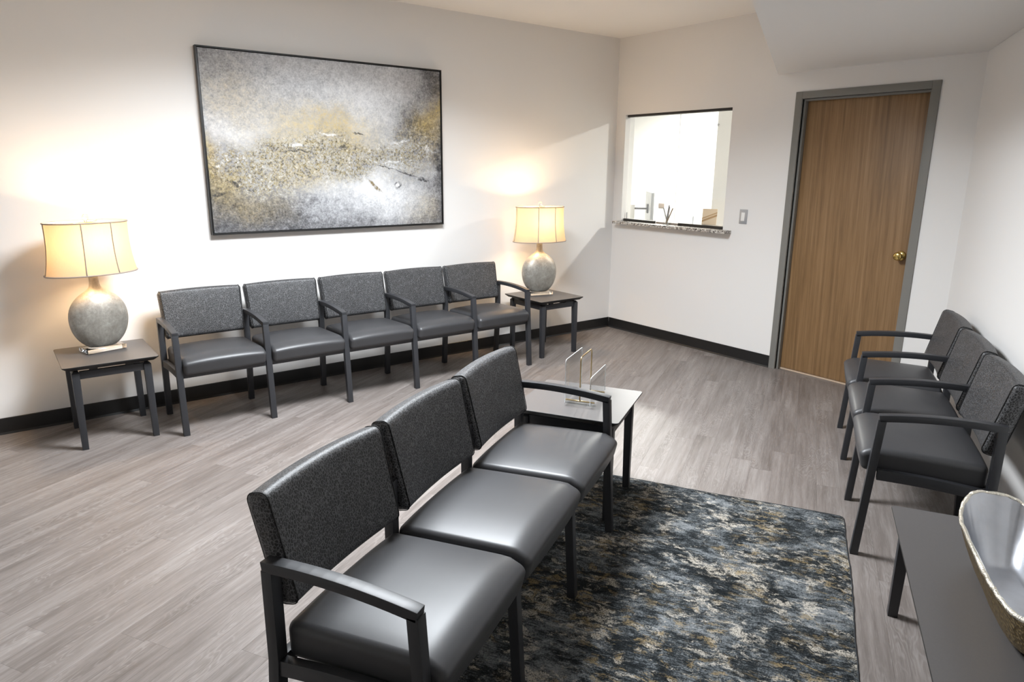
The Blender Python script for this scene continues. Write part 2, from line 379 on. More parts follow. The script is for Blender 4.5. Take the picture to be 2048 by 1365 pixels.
    st1 = blob(g, un, vn, 0.665, 0.735, 0.055, 0.009, math.radians(52))
    c = g.mix(g.m('MULTIPLY', g.step(st1, 0.25, 0.7), g.m('ADD', 0.4, g.m('MULTIPLY', brk, 0.6))), c, (0.22, 0.165, 0.08))
    for q in ((0.82, 0.66, 0.07, 0.006, math.radians(24)), (0.90, 0.70, 0.035, 0.014, math.radians(12)), (0.035, 0.775, 0.035, 0.014, math.radians(-28)), (0.10, 0.72, 0.03, 0.010, math.radians(60)), (0.53, 0.50, 0.025, 0.010, math.radians(-40)), (0.985, 0.62, 0.02, 0.03, 0.3), (0.60, 0.42, 0.03, 0.006, math.radians(15)), (0.35, 0.53, 0.06, 0.006, 0.05), (0.72, 0.62, 0.05, 0.005, math.radians(20))):
        c = g.mix(g.m('MULTIPLY', g.step(blob(g, un, vn, *q), 0.3, 0.75), g.m('MULTIPLY', brk, 0.9)), c, (0.028, 0.03, 0.034))
    for q in ((0.33, 0.50, 0.05, 0.010, 0.0), (0.80, 0.46, 0.05, 0.008, math.radians(-18)), (0.75, 0.59, 0.05, 0.007, math.radians(-6)), (0.47, 0.43, 0.04, 0.008, 0.2), (0.92, 0.50, 0.010, 0.03, 0.0)):
        c = g.mix(g.m('MULTIPLY', g.step(blob(g, un, vn, *q), 0.2, 0.75), g.m('MULTIPLY', brk, 0.8)), c, (0.76, 0.76, 0.75))
    ring = blob(g, un, vn, 0.775, 0.735, 0.014, 0.022)
    c = g.mix(g.m('MULTIPLY', g.m('MULTIPLY', g.step(ring, 0.15, 0.4), brk), 0.8), c, (0.05, 0.05, 0.055)); c = g.mix(g.step(ring, 0.65, 0.8), c, (0.8, 0.8, 0.8))
    g.bump(g.m('ADD', fine2, med), 0.4, 0.003); return g.set(c, 0.6, spec=0.25)
def m_rug():
    g = G('distressed_rug_pile'); o = g.obj()
    warp = g.noise(o, 7.0, 4, 0.65, col=True); wc = g.vm('SUBTRACT', warp, (0.5, 0.5, 0.5))
    p = g.vm('ADD', g.vm('MULTIPLY', o, (1.0, 0.45, 1.0)), g.vm('MULTIPLY', wc, (0.10, 0.06, 0.0)))
    a = g.noise(p, 5.5, 5, 0.62); b = g.noise(g.vm('ADD', p, (7, 3, 1)), 30, 6, 0.75); c1 = g.noise(g.vm('ADD', o, (2, 9, 4)), 6.0, 4, 0.6)
    b2 = g.noise(g.vm('ADD', p, (1, 13, 6)), 46, 5, 0.75)
    fine = g.noise(o, 210, 3, 0.7); fst = g.noise(g.vm('MULTIPLY', o, (1.0, 0.10, 1.0)), 240, 2)
    f = g.m('ADD', g.m('MULTIPLY', a, 0.50), g.m('ADD', g.m('MULTIPLY', b, 0.55), g.m('MULTIPLY', g.m('SUBTRACT', fine, 0.5), 0.32)))
    f = g.m('ADD', f, g.m('MULTIPLY', g.m('SUBTRACT', fst, 0.5), 0.26))
    c = g.ramp(f, [(0.42, (0.010, 0.0115, 0.0125)), (0.515, (0.030, 0.034, 0.0365)), (0.565, (0.092, 0.101, 0.107)), (0.64, (0.200, 0.212, 0.220)), (0.74, (0.34, 0.342, 0.338))])
    cream = g.m('MULTIPLY', g.step(g.m('ADD', g.m('MULTIPLY', b2, 0.62), g.m('MULTIPLY', c1, 0.48)), 0.565, 0.65), g.step(fine, 0.36, 0.54))
    c = g.mix(g.m('MULTIPLY', cream, 0.88), c, g.mix(a, (0.40, 0.35, 0.27), (0.62, 0.58, 0.52)))
    gb = g.noise(g.vm('ADD', p, (11, 5, 2)), 34, 5, 0.7); gc = g.noise(g.vm('ADD', o, (4, 15, 2)), 3.4, 3)
    gold = g.m('MULTIPLY', g.m('MULTIPLY', g.step(gb, 0.52, 0.62), g.step(gc, 0.44, 0.58)), g.step(fine, 0.34, 0.54))
    c = g.mix(g.m('MULTIPLY', gold, 0.72), c, g.mix(b, (0.20, 0.14, 0.06), (0.40, 0.31, 0.18)))
    g.bump(g.m('ADD', fine, fst), 0.9, 0.004); return g.set(c, 0.95, spec=0.05)
M_RUG = m_rug()
M_BIND = G('rug_binding').set((0.02, 0.022, 0.025), 0.9)
def m_hammer():
    g = G('hammered_gold'); o = g.obj(); v = g.vor(g.vm('MULTIPLY', o, (1.0, 1.0, 0.7)), 120, 'F1'); n = g.noise(o, 60, 3)
    g.bump(g.m('ADD', v, g.m('MULTIPLY', n, 0.6)), 0.9, 0.004)
    return g.set(g.mix(v, (0.42, 0.30, 0.14), (0.20, 0.14, 0.06)), 0.34, 1.0)
M_HAMMER = m_hammer()
def m_silver():
    g = G('satin_silver_glaze'); o = g.obj(); n = g.noise(o, 11, 4, 0.6); n2 = g.noise(o, 90, 3)
    g.bump(n2, 0.10, 0.001)
    return g.set(g.mix(n, (0.36, 0.37, 0.40), (0.62, 0.64, 0.68)), g.m('ADD', 0.25, g.m('MULTIPLY', n, 0.2)), 0.9)
M_SILVER = m_silver()
def m_rim():
    g = G('rough_silver_rim'); n = g.noise(g.obj(), 150, 3, 0.7); g.bump(n, 1.0, 0.004); return g.set((0.80, 0.76, 0.66), 0.25, 1.0)
M_RIM = m_rim()

# ---------------------------------------------------------------- room shell
HC = 2.68; HS = 2.22; YF = -6.3; XR = 3.015; T_WALL = XR*N.x; T_SOF = 1.42
XRF = XR + (-YF)*math.tan(TH)
poly_room = [(0, 0), (XR, 0), (XRF, YF), (0, YF)]
floor = struct(new_obj('floor', prism_mesh('floor', poly_room, -0.10, -0.004, 'z'), None, M_SUB))
# planks run along D; individual boards where the photograph sees them, the rest joined
def clip(poly, nx, ny, c):               # keep nx*x+ny*y<=c
    out = []
    for i in range(len(poly)):
        p, q = poly[i], poly[(i+1) % len(poly)]
        dp, dq = nx*p[0]+ny*p[1]-c, nx*q[0]+ny*q[1]-c
        if dp <= 0: out.append(p)
        if (dp < 0 < dq) or (dq < 0 < dp):
            k = dp/(dp-dq); out.append((p[0]+(q[0]-p[0])*k, p[1]+(q[1]-p[1])*k))
    return out
def in_view(x, y):
    d = Vector((x, y, 0)) - CAM; w = d.dot(fw)
    if w < 0.2: return False
    px, py = 1024+F_PX*d.dot(rt)/w, 682.5-F_PX*d.dot(up)/w
    return -60 < px < 2108 and py < 1440
random.seed(5)
PW, PL, GAP = 0.1085, 1.22, 0.00022
full = None; rest = bmesh.new(); nplank = 0; cand = []
t = -3.3; row = 0
while t < T_WALL+0.05:
    s = -0.6 - random.random()*PL
    while s < 9.0:
        a, b = (s+GAP, s+PL-GAP), (t+GAP, t+PW-GAP)
        poly = [tuple(st(x, y).xy) for x, y in ((a[0], b[0]), (a[1], b[0]), (a[1], b[1]), (a[0], b[1]))]
        n0 = [tuple(round(c, 5) for c in p) for p in poly]
        q = clip(poly, -1, 0, 0.0); 
        if len(q) >= 3: q = clip(q, 0, 1, 0.0)
        if len(q) >= 3: q = clip(q, 0, -1, -YF)
        if len(q) >= 3: q = clip(q, N.x, N.y, T_WALL)
        if len(q) >= 3:
            ar = abs(sum(q[i][0]*q[(i+1) % len(q)][1]-q[(i+1) % len(q)][0]*q[i][1] for i in range(len(q))))/2
            if ar > 0.0006:
                is_full = ar > 0.999*(PL-2*GAP)*(PW-2*GAP)
                vis = any(in_view(*p) for p in q) or in_view(sum(p[0] for p in q)/len(q), sum(p[1] for p in q)/len(q))
                cx, cy = st(s+PL/2, t+PW/2).xy
                cand.append((vis, (Vector((cx, cy, 0))-CAM).length, ar, is_full, q, cx, cy))
        s += PL
    t += PW; row += 1
cand.sort(key=lambda k: (not k[0], k[1] - (0.0 if k[2] > 0.02 else -9)))
for i, (vis, dist, ar, is_full, q, cx, cy) in enumerate(cand):
    loc = Vector((cx, cy, 0)); Rm = Matrix.Rotation(-ROT_ST, 2)
    if vis and i < 298:
        if is_full:
            if full is None:
                full = box_mesh('plank', -PL/2+GAP, PL/2-GAP, -PW/2+GAP, PW/2-GAP, -0.004, 0.0); full.materials.append(M_FLOOR)
            me = full
        else:
            loc2 = [tuple(Rm @ (Vector(p)-loc.xy)) for p in q]
            me = prism_mesh('plank', loc2, -0.004, 0.0, 'z')
        new_obj('plank', me, floor, M_FLOOR, loc, ROT_ST)
    else:
        prism(rest, [tuple(p) for p in q], -0.004, 0.0, 'z')
ro = new_obj('far_planks', mesh_from_bm('far_planks', rest), floor, M_FLOOR); ro['kind'] = 'stuff'

struct(new_obj('ceiling', prism_mesh('ceiling', poly_room, HC, HC+0.1, 'z'), None, M_CEIL))
struct(new_obj('wall_left', box_mesh('wall_left', -0.12, 0.0, YF-0.12, 0.12, 0, HC+0.1), None, M_WALL))
struct(new_obj('wall_front', box_mesh('wall_front', 0.0, XRF+0.2, YF-0.12, YF, 0, HC+0.1), None, M_WALL))
wl = new_obj('wall_right', prism_mesh('wall_right', [(XR, 0), (XR+0.14, 0), (XRF+0.14, YF), (XRF, YF)], 0, HC+0.1, 'z'), None, M_WALL); struct(wl)
WX0, WX1, WZ0, WZ1 = 0.115, 1.268, 1.03, 2.012
DX0, DX1, DZ1 = 1.861, 2.733, 2.034
bm = bmesh.new(); TK = 0.12
for a in ((0, WX0, 0, HC+.1), (WX0, WX1, 0, WZ0), (WX0, WX1, WZ1, HC+.1), (WX1, DX0, 0, HC+.1), (DX0, DX1, DZ1, HC+.1), (DX1, XR+0.14, 0, HC+.1)):
    box(bm, a[0], a[1], 0, TK, a[2], a[3])
struct(new_obj('wall_back', mesh_from_bm('wall_back', bm), None, M_WALL))
# lowered soffit along the angled wall
s0 = T_SOF; 
def tx(t, y): return (t - y*N.y)/N.x       # x on line t=const at given y
struct(new_obj('ceiling_soffit', prism_mesh('ceiling_soffit', [(tx(s0, 0), 0), (XR, 0), (XRF, YF), (tx(s0, YF), YF)], HS, HC, 'z', 0.004, 2), None, M_CEIL))
# baseboards: cove base with a small toe
def baseboard(name, p0, p1, inward):
    p0, p1 = Vector(p0), Vector(p1); L = (p1-p0).length; d = (p1-p0).normalized()
    prof = [(0, 0), (0.014, 0), (0.008, 0.012), (0.006, 0.094), (0.003, 0.0965), (0, 0.0965)]
    me = prism_mesh(name, prof, 0, L, 'x')
    o = new_obj(name, me, None, M_BASE)
    n = Vector(inward); M = Matrix(((d.x, n.x, 0, p0.x), (d.y, n.y, 0, p0.y), (0, 0, 1, 0), (0, 0, 0, 1)))
    me.transform(M); struct(o)
baseboard('baseboard_left', (0, YF), (0, 0), (1, 0))
baseboard('baseboard_back', (0.014, 0), (1.806, 0), (0, -1))
baseboard('baseboard_door_side', (2.788, 0), (XR-0.012, 0), (0, -1))
baseboard('baseboard_right', (XR+0.008, -0.014), (XRF-0.02, YF), (-N.x, -N.y))

# door frame and door
tr = new_obj('trim_1', None); struct(tr); tr['label'] = 'grey painted steel door frame'
FX0, FX1, FZ = 1.809, 2.785, 2.083
def fr(name, a): return new_obj(name, box_mesh(name, *a, bev=0.002), tr, M_FRAME)
fr('jamb', (FX0, DX0, -0.008, 0.0, 0, FZ)); fr('jamb', (DX1, FX1, -0.008, 0.0, 0, FZ)); fr('head', (DX0, DX1, -0.008, 0.0, DZ1, FZ))
fr('jamb_liner', (DX0-0.02, DX0, 0.0, 0.14, 0, DZ1)); fr('jamb_liner', (DX1, DX1+0.02, 0.0, 0.14, 0, DZ1)); fr('head_liner', (DX0, DX1, 0.0, 0.14, DZ1, DZ1+0.02))
fr('door_stop', (DX0, DX0+0.016, 0.020, 0.054, 0, DZ1)); fr('door_stop', (DX1-0.016, DX1, 0.020, 0.054, 0, DZ1)); fr('door_stop', (DX0+0.016, DX1-0.016, 0.020, 0.054, DZ1-0.016, DZ1))
dr = new_obj('door_1', None); struct(dr); dr['label'] = 'oak veneer flush door with brass knob'
new_obj('door_leaf', box_mesh('door_leaf', DX0+0.003, DX1-0.003, 0.056, 0.100, 0.014, DZ1-0.004, 0.0015), dr, M_DOOR)
new_obj('painted_gap_light', box_mesh('painted_gap_light', DX0, DX1, 0.052, 0.118, 0.0, 0.010), dr, M_TAN)  # light from beyond the door, painted as a tan strip under the leaf
kb = bmesh.new()
lathe(kb, [(0.0335, 0.0), (0.0335, 0.004), (0.030, 0.009), (0.020, 0.012), (0.012, 0.016), (0.011, 0.030), (0.016, 0.036), (0.026, 0.043), (0.0285, 0.052), (0.026, 0.061), (0.018, 0.066), (0.009, 0.0675), (0.008, 0.065), (0.002, 0.065)], 32)
km = mesh_from_bm('knob', kb, True, 50); km.transform(Matrix.Rotation(math.radians(90), 4, 'X')); 
new_obj('door_knob', km, dr, M_BRASS, (DX1-0.066, 0.056, 0.978))
# floor carried through the doorway, and a plain wall behind the door so the place closes
struct(new_obj('floor_doorway', box_mesh('floor_doorway', DX0-0.02, DX1+0.02, 0.0, 0.30, -0.1, 0.0), None, M_FLOOR))
struct(new_obj('wall_corridor', box_mesh('wall_corridor', 1.7, 3.1, 0.30, 0.36, 0, 2.44), None, M_RECWALL))

# ---------------------------------------------------------------- reception window and room behind
struct(new_obj('floor_reception', box_mesh('floor_reception', -3.3, 1.70, TK, 3.0, -0.1, 0.0), None, M_SUB))
struct(new_obj('floor_reception_side', box_mesh('floor_reception_side', 1.70, 2.9, 0.36, 3.0, -0.1, 0.0), None, M_SUB))
struct(new_obj('ceiling_reception', box_mesh('ceiling_reception', -3.3, 2.9, TK, 3.0, 2.44, 2.54), None, M_CEIL))
struct(new_obj('wall_reception_back', box_mesh('wall_reception_back', -3.3, 2.9, 2.9, 3.0, 0, 2.44), None, M_RECWALL))
struct(new_obj('wall_reception_left', box_mesh('wall_reception_left', -3.4, -3.3, TK, 3.0, 0, 2.54), None, M_RECWALL))
struct(new_obj('wall_reception_right', box_mesh('wall_reception_right', 2.9, 3.0, 0.36, 3.0, 0, 2.54), None, M_RECWALL))
struct(new_obj('wall_reception_near', box_mesh('wall_reception_near', -3.3, -0.12, 0.02, TK, 0, 2.54), None, M_RECWALL))
struct(new_obj('wall_partition', box_mesh('wall_partition', 0.385, 0.80, 1.0, 1.10, 0, 2.44), None, M_RECWALL))
win = new_obj('window_1', None); struct(win); win['label'] = 'reception window with sliding glass panes and granite ledge'
def wp(name, a, m, bev=0.0015): return new_obj(name, box_mesh(name, *a, bev=bev), win, m)
wp('head_track', (WX0+0.005, WX1-0.005, 0.020, 0.075, WZ1-0.020, WZ1), M_TRACK)
wp('sill_track', (WX0+0.008, 0.505, 0.020, 0.045, 1.052, 1.074), M_TRACK)
wp('sill_track', (0.505, 0.781, 0.048, 0.075, 1.052, 1.066), M_TAUPE)  # rear rail; the brighter light on it is put into its paler colour
wp('sill_track', (0.781, WX1-0.008, 0.020, 0.045, 1.052, 1.074), M_TRACK)
wp('glass_pane', (WX0+0.006, 0.735, 0.056, 0.062, 1.066, WZ1-0.018), M_GLASS, 0)
wp('glass_pane', (0.728, WX1-0.006, 0.028, 0.034, 1.074, WZ1-0.018), M_GLASS, 0)
wp('pane_edge', (0.7268, 0.7282, 0.028, 0.034, 1.074, WZ1-0.018), M_ACRYEDGE, 0)
wp('pane_edge', (WX0+0.012, WX0+0.016, 0.056, 0.062, 1.066, 1.13), M_GREYPL, 0)
ledge = new_obj('granite_ledge', box_mesh('granite_ledge', 0.086, 1.352, -0.090, 0.0, 1.028, 1.052, 0.003), win, M_GRANITE)
wp('granite_inner_ledge', (WX0, WX1, 0.0, 0.36, 1.030, 1.052), M_GRANITE, 0)

# wall switch
t_ = thing('light_switch', 'small grey light switch plate between the window and the door', 'switch', (1.454, 0, 1.169))
new_obj('cover_plate', box_mesh('cover_plate', -0.035, 0.035, -0.006, 0, -0.057, 0.057, 0.002), t_, M_STEELPLATE)
new_obj('rocker', prism_mesh('rocker', [(-0.011, -0.033), (-0.006, -0.033), (-0.006, 0.033), (-0.008, 0.033)], -0.0165, 0.0165, 'x', 0.0008), t_, M_WHITEPL)

# reception desk and its things
t_ = thing('reception_desk', 'white reception desk behind the window', 'desk', (-0.45, 0.62, 0))
new_obj('desktop', box_mesh('desktop', -1.0, 0.78, -0.24, 0.30, 0.725, 0.755, 0.003), t_, M_WHITEPL)
new_obj('side_panel', box_mesh('side_panel', -0.99, -0.96, -0.22, 0.28, 0.0, 0.725), t_, M_WHITEPL)
new_obj('side_panel', box_mesh('side_panel', 0.74, 0.77, -0.22, 0.28, 0.0, 0.725), t_, M_WHITEPL)
new_obj('modesty_panel', box_mesh('modesty_panel', -0.96, 0.74, -0.20, -0.18, 0.2, 0.725), t_, M_WHITEPL)
vdir = math.atan2(0.5-CAM.y, -0.02-CAM.x)
t_ = thing('computer_monitor', 'silver computer monitor seen edge-on through the reception window', 'monitor', (-0.03, 0.55, 0.755), vdir+math.radians(6))
new_obj('screen_panel', box_mesh('screen_panel', -0.26, 0.26, -0.012, 0.016, 0.20, 0.555, 0.006), t_, M_SILVERPL)
new_obj('screen', box_mesh('screen', -0.25, 0.25, -0.0135, -0.0118, 0.21, 0.545), t_, M_DARKPL)
new_obj('stand_arm', box_mesh('stand_arm', -0.02, 0.02, 0.014, 0.17, 0.38, 0.40, 0.003), t_, M_GREYPL)
new_obj('mount_plate', box_mesh('mount_plate', -0.05, 0.05, 0.014, 0.030, 0.345, 0.435, 0.003), t_, M_GREYPL)
new_obj('stand_post', box_mesh('stand_post', -0.03, 0.03, 0.15, 0.195, 0.012, 0.43, 0.006), t_, M_WHITEPL)
new_obj('stand_base', box_mesh('stand_base', -0.11, 0.11, 0.06, 0.27, 0.0, 0.012, 0.004), t_, M_SILVERPL)
# pen cup on the ledge
def pen_cup(x, y):
    c = thing('pen_cup', 'clear cup standing on the granite ledge at the reception window', 'cup', (x, y, 1.052))
    bm = bmesh.new(); lathe(bm, [(0.031, 0.0), (0.034, 0.092), (0.0318, 0.092), (0.029, 0.005), (0.001, 0.005)], 24)
    new_obj('cup_body', mesh_from_bm('cup_body', bm, True, 40), c, M_ACRY)
    M_PENS = G('pale_grey_pen').set((0.30, 0.29, 0.28), 0.4); M_PENT = G('tan_pen').set((0.34, 0.26, 0.18), 0.5)
    cols = [(M_PENS, 'grey pen leaning left'), (M_PENT, 'tan pencil at the back'), (M_GREYPL, 'dark grey pen in the middle'), (M_PENT, 'tan pen leaning right'), (M_PENS, 'pale grey pen standing nearly upright')]
    for i, (mt, lab) in enumerate(cols):
        a = [2.9, 1.6, 0.2, 0.0, 5.6][i]; lean = [0.058, 0.03, 0.012, 0.055, 0.036][i]
        b0 = Vector((-0.012*math.cos(a), -0.012*math.sin(a), 0.008)); b1 = Vector((lean*math.cos(a), lean*math.sin(a)*0.5, 0.150+0.012*(i % 3)))
        bm = bmesh.new(); tube(bm, [b0, b0.lerp(b1, .9), b1], 0.0050, 8)
        p = new_obj('pen', mesh_from_bm('pen', bm, True, 40), None, mt, (x, y, 1.052))
        tag(p, lab + ' in the clear cup on the ledge', 'pen', 'pens in the cup')
pen_cup(0.715, -0.045)
# brochure card with diagonal stripes standing on the inner ledge
def m_card():
    g = G('striped_card'); o = g.obj(); s = g.sep(o)
    q = g.m('SUBTRACT', s[2], g.m('MULTIPLY', s[0], 0.42))
    c = g.mix(g.m('MULTIPLY', g.step(q, 0.046, 0.050), g.step(q, 0.068, 0.064)), (0.68, 0.55, 0.42), (0.36, 0.22, 0.11))
    c = g.mix(g.m('MULTIPLY', g.step(q, 0.072, 0.076), g.step(q, 0.088, 0.084)), c, (0.42, 0.27, 0.14)); return g.set(c, 0.5)
cdm = rbox(0.066, 0.003, 0.070, 0.002, (1, 1, 1)); 
for v in cdm.verts: v.co.z += 0.070
crd = new_obj('striped_card', mesh_from_bm('striped_card', cdm), None, m_card(), (0.875, 0.33, 1.052), math.radians(8)); crd.rotation_euler = (math.radians(-6), 0, math.radians(20))
tag(crd, 'tan card with two diagonal brown stripes standing inside the window', 'card')
sg = new_obj('sign_holder', prism_mesh('sign_holder', [(-0.03, 0), (0.03, 0), (0.004, 0.075), (-0.002, 0.075)], -0.004, 0.004, 'x', 0.001), None, M_SILVERPL, (0.80, 0.20, 1.052), math.radians(35))
tag(sg, 'small grey wedge stand beside the pen cup on the ledge', 'stand')
pl = new_obj('wall_plate', box_mesh('wall_plate', -0.05, 0.05, -0.008, 0, -0.032, 0.032, 0.002), None, M_TAUPE, (-1.905, 2.9, 1.025))
tag(pl, 'small taupe plate on the far reception wall', 'plate')
t_ = thing('wall_hook', 'small chrome hook on the partition inside the reception', 'hook', (0.40, 1.0, 1.955))
new_obj('hook_plate', box_mesh('hook_plate', -0.014, 0.0, -0.004, 0, -0.014, 0.014, 0.001), t_, M_SILVERPL)
bm = bmesh.new(); tube(bm, [(-0.007, -0.003, 0), (-0.006, -0.03, 0.0), (0.012, -0.034, 0.001), (0.030, -0.034, 0.002)], 0.004, 8); new_obj('hook_arm', mesh_from_bm('hook_arm', bm, True), t_, M_SILVERPL)
M_DOWN = m_emit('downlight_diffuser', (1, 0.97, 0.92), 8)
for lab, P in (('round white downlight in the reception ceiling to the right of the window', RECEP_POS), ('added unseen fill downlight in the reception ceiling far to the left', RECEP_FILL_POS)):  # the left fixture is added to carry the fill lamp
    t_ = thing('ceiling_downlight', lab, 'light', (P[0], P[1], 2.44), 0, 'reception downlights')
    bm = bmesh.new(); lathe(bm, [(0.135, 0.0), (0.135, -0.028), (0.115, -0.030), (0.115, -0.018), (0.002, -0.018)], 32); new_obj('housing', mesh_from_bm('housing', bm, True, 40), t_, M_WHITEPL)
    bm = bmesh.new(); lathe(bm, [(0.112, -0.019), (0.112, -0.024), (0.002, -0.024)], 32); new_obj('diffuser', mesh_from_bm('diffuser', bm), t_, M_DOWN)

# main ceiling panel fixture
t_ = thing('ceiling_light_panel', 'white rectangular ceiling light panel over the middle of the room', 'light', (MAIN_POS[0], MAIN_POS[1], HC), math.radians(-30))
bm = bmesh.new()
for a in ((-0.305, 0.305, -0.605, -0.585), (-0.305, 0.305, 0.585, 0.605), (-0.305, -0.285, -0.585, 0.585), (0.285, 0.305, -0.585, 0.585)): box(bm, *a, -0.020, 0)
new_obj('panel_frame', mesh_from_bm('panel_frame', bm), t_, M_WHITEPL)
new_obj('diffuser', box_mesh('diffuser', -0.285, 0.285, -0.585, 0.585, -0.012, -0.004), t_, m_emit('panel_diffuser', MAIN_COL, 12))

# ---------------------------------------------------------------- painting
PY0, PY1, PZ0, PZ1 = -3.675, -1.930, 1.092, 2.243
PWD, PHT = PY1-PY0, PZ1-PZ0
t_ = thing('framed_painting', 'large abstract grey, white and gold canvas in a thin black frame', 'painting', (0.0, (PY0+PY1)/2, (PZ0+PZ1)/2), math.radians(90))
# local x runs along the wall (world +y), local -y faces the room
fb = 0.010
for a in ((-PWD/2, PWD/2, PHT/2-fb, PHT/2), (-PWD/2, PWD/2, -PHT/2, -PHT/2+fb), (-PWD/2, -PWD/2+fb, -PHT/2+fb, PHT/2-fb), (PWD/2-fb, PWD/2, -PHT/2+fb, PHT/2-fb)):
    new_obj('frame_bar', box_mesh('frame_bar', a[0], a[1], -0.044, -0.004, a[2], a[3], 0.0012), t_, M_BLACK)
new_obj('canvas', box_mesh('canvas', -PWD/2+fb+0.003, PWD/2-fb-0.003, -0.038, -0.006, -PHT/2+fb+0.003, PHT/2-fb-0.003, 0.002), t_, m_painting(PWD, PHT))

# ---------------------------------------------------------------- seating
AW = 0.034                                   # arm and leg width
def arc_arm():
    top, bot = [], []
    for i in range(13):
        k = i/12; y = 0.0 + 0.423*k
        z = 0.626 - 0.017*k + 0.016*4*k*(1-k)*0.75
        top.append((y, z)); 
    for i in range(13):
        k = i/12; y = 0.004 + 0.415*k
        bot.append((y, 0.626 - 0.017*k + 0.016*4*k*(1-k)*0.75 - 0.027))
    return top + bot[::-1]
ME = {}
def part_mesh(key, fn):
    if key not in ME: ME[key] = fn()
    return ME[key]
def me_arm(): return prism_mesh('armrest', arc_arm(), -AW/2, AW/2, 'x', 0.0018)
def me_fleg(top):
    # front leg rakes forward to the floor
    def yf(z): return 0.423 + 0.036*(1 - z/0.613)
    return prism_mesh('leg', [(yf(top), top), (yf(top)-0.030, top), (yf(0)-0.030, 0.0), (yf(0), 0.0)], -AW/2, AW/2, 'x', 0.0018)
def me_rleg(top):
    return prism_mesh('leg', [(0.0, top), (0.031, top), (0.031, 0.36), (0.004, 0.0), (-0.028, 0.0), (0.0, 0.36)], -AW/2, AW/2, 'x', 0.0018)
def seat_mesh(w):
    hx, hy, hz = w/2, 0.2225, 0.043
    def df(x, y, z):
        u, v = x/hx, y/hy
        top = sm((z+hz)/(2*hz))
        z2 = z + top*(0.021*(1-abs(u)**2.6)*(1-0.55*abs(v)**3.0))        # crown
        z2 -= top*0.022*sm((v-0.72)/0.28)                                  # waterfall front
        z2 -= (1-v)*0.5*0.014                                              # slopes back
        y2 = y + (1-top)*0.0 - 0.012*(1-top)*sm((v-0.5)/0.5) + 0.006*(1-u*u)*sm((v-0.6)/0.4)
        z2 -= 0.014*(1-top)
        return (x*(1-0.006*(1-top)), y2, z2)
    bm = rbox(hx, hy, hz, 0.022, (12, 14, 3), df, 4)
    return mesh_from_bm('seat', bm, True)
BACK_TILT = math.radians(13.0)
def back_df(w):
    def df(x, y, z):
        k = (z+0.150)/0.300
        x2 = x*(0.955 + 0.045*k)
        u = x/(w/2)
        y2 = y - 0.018*(1-u*u) + (0.006*(1-u*u)*(1-abs(2*k-1)**2.5) if y > 0 else 0.0)
        return (x2, y2, z + 0.009*(1-u*u)*k)
    return df
def back_mesh(w):
    return mesh_from_bm('backrest', rbox(w/2, 0.033, 0.146, 0.022, (14, 2, 12), back_df(w), 5), True)
def seam_mesh(w, sgn):
    df = back_df(w); bm = bmesh.new(); pts = []
    hy, hz, r = 0.033, 0.146, 0.022
    for cy, cz, a0 in ((hy-r, hz-r, 0), (-(hy-r), hz-r, 90), (-(hy-r), -(hz-r), 180), (hy-r, -(hz-r), 270)):
        for j in range(5):
            a = math.radians(a0 + 22.5*j); pts.append(df(sgn*(w/2-0.0125), cy+(r+0.0002)*math.cos(a), cz+(r+0.0002)*math.sin(a)))
    tube(bm, pts, 0.0016, 6, True); return mesh_from_bm('seam', bm, True)

def bench(name, label, n, pitch, arms, loc, rz, group):
    root = thing(name, label, 'bench', loc, rz, group)
    wide = pitch - AW - 0.004
    for i in range(n+1):
        x = i*pitch; arm = i in arms
        if arm:
            new_obj('armrest', part_mesh('arm', me_arm), root, M_METAL, (x, 0, 0))
            new_obj('leg', part_mesh('fl', lambda: me_fleg(0.592)), root, M_METAL, (x, 0, 0))
            new_obj('leg', part_mesh('rl', lambda: me_rleg(0.604)), root, M_METAL, (x, 0, 0))
        else:
            new_obj('leg', part_mesh('fls', lambda: me_fleg(0.372)), root, M_METAL, (x, 0, 0))
            new_obj('leg', part_mesh('rls', lambda: me_rleg(0.604)), root, M_METAL, (x, 0, 0))
        # bowed side rail between front and rear leg
        def rail():
            top = [(0.030 + 0.372*k/8, 0.362 + 0.020*k/8 + 0.006*math.sin(math.pi*k/8)) for k in range(9)]
            bot = [(y, z-0.042) for y, z in top]
            return prism_mesh('side_rail', top + bot[::-1], -0.013, 0.013, 'x', 0.0015)
        new_obj('side_rail', part_mesh('rail', rail), root, M_METAL, (x, 0, 0))
    for i in range(n):
        x = (i+0.5)*pitch; la, ra = i in arms, (i+1) in arms
        L = pitch - AW
        new_obj('front_rail', part_mesh(('fr', round(pitch, 4)), lambda: box_mesh('front_rail', -L/2, L/2, 0.404, 0.428, 0.338, 0.380, 0.0015)), root, M_METAL, (x, 0, 0))
        new_obj('rear_rail', part_mesh(('rr', round(pitch, 4)), lambda: box_mesh('rear_rail', -L/2, L/2, 0.004, 0.028, 0.325, 0.362, 0.0015)), root, M_METAL, (x, 0, 0))
        w = wide + (0.0 if (la and ra) else (0.010 if (la or ra) else 0.022))
        xo = (0.005 if la and not ra else (-0.005 if ra and not la else 0.0))
        new_obj('seat', part_mesh(('seat', round(w, 4)), lambda: seat_mesh(w)), root, M_VINYL, (x+xo, 0.2485, 0.4165))
        wb = pitch - 0.018
        b = new_obj('backrest', part_mesh(('back', round(wb, 4)), lambda: back_mesh(wb)), root, M_FABRIC, (x, 0.004, 0.636)); b.rotation_euler = (BACK_TILT, 0, 0)
        for sgn in (-1, 1): new_obj('seam', part_mesh(('seam', sgn, round(wb, 4)), lambda: seam_mesh(wb, sgn)), b, M_SEAM)
    return root
GB = 'ganged waiting room benches'
P5 = (4.073-1.522)/5
bench('five_seat_bench', 'long black five-seat bench with six arms below the painting', 5, P5, {0, 1, 2, 3, 4, 5}, (0.200, -1.522, 0), math.radians(-90), GB)
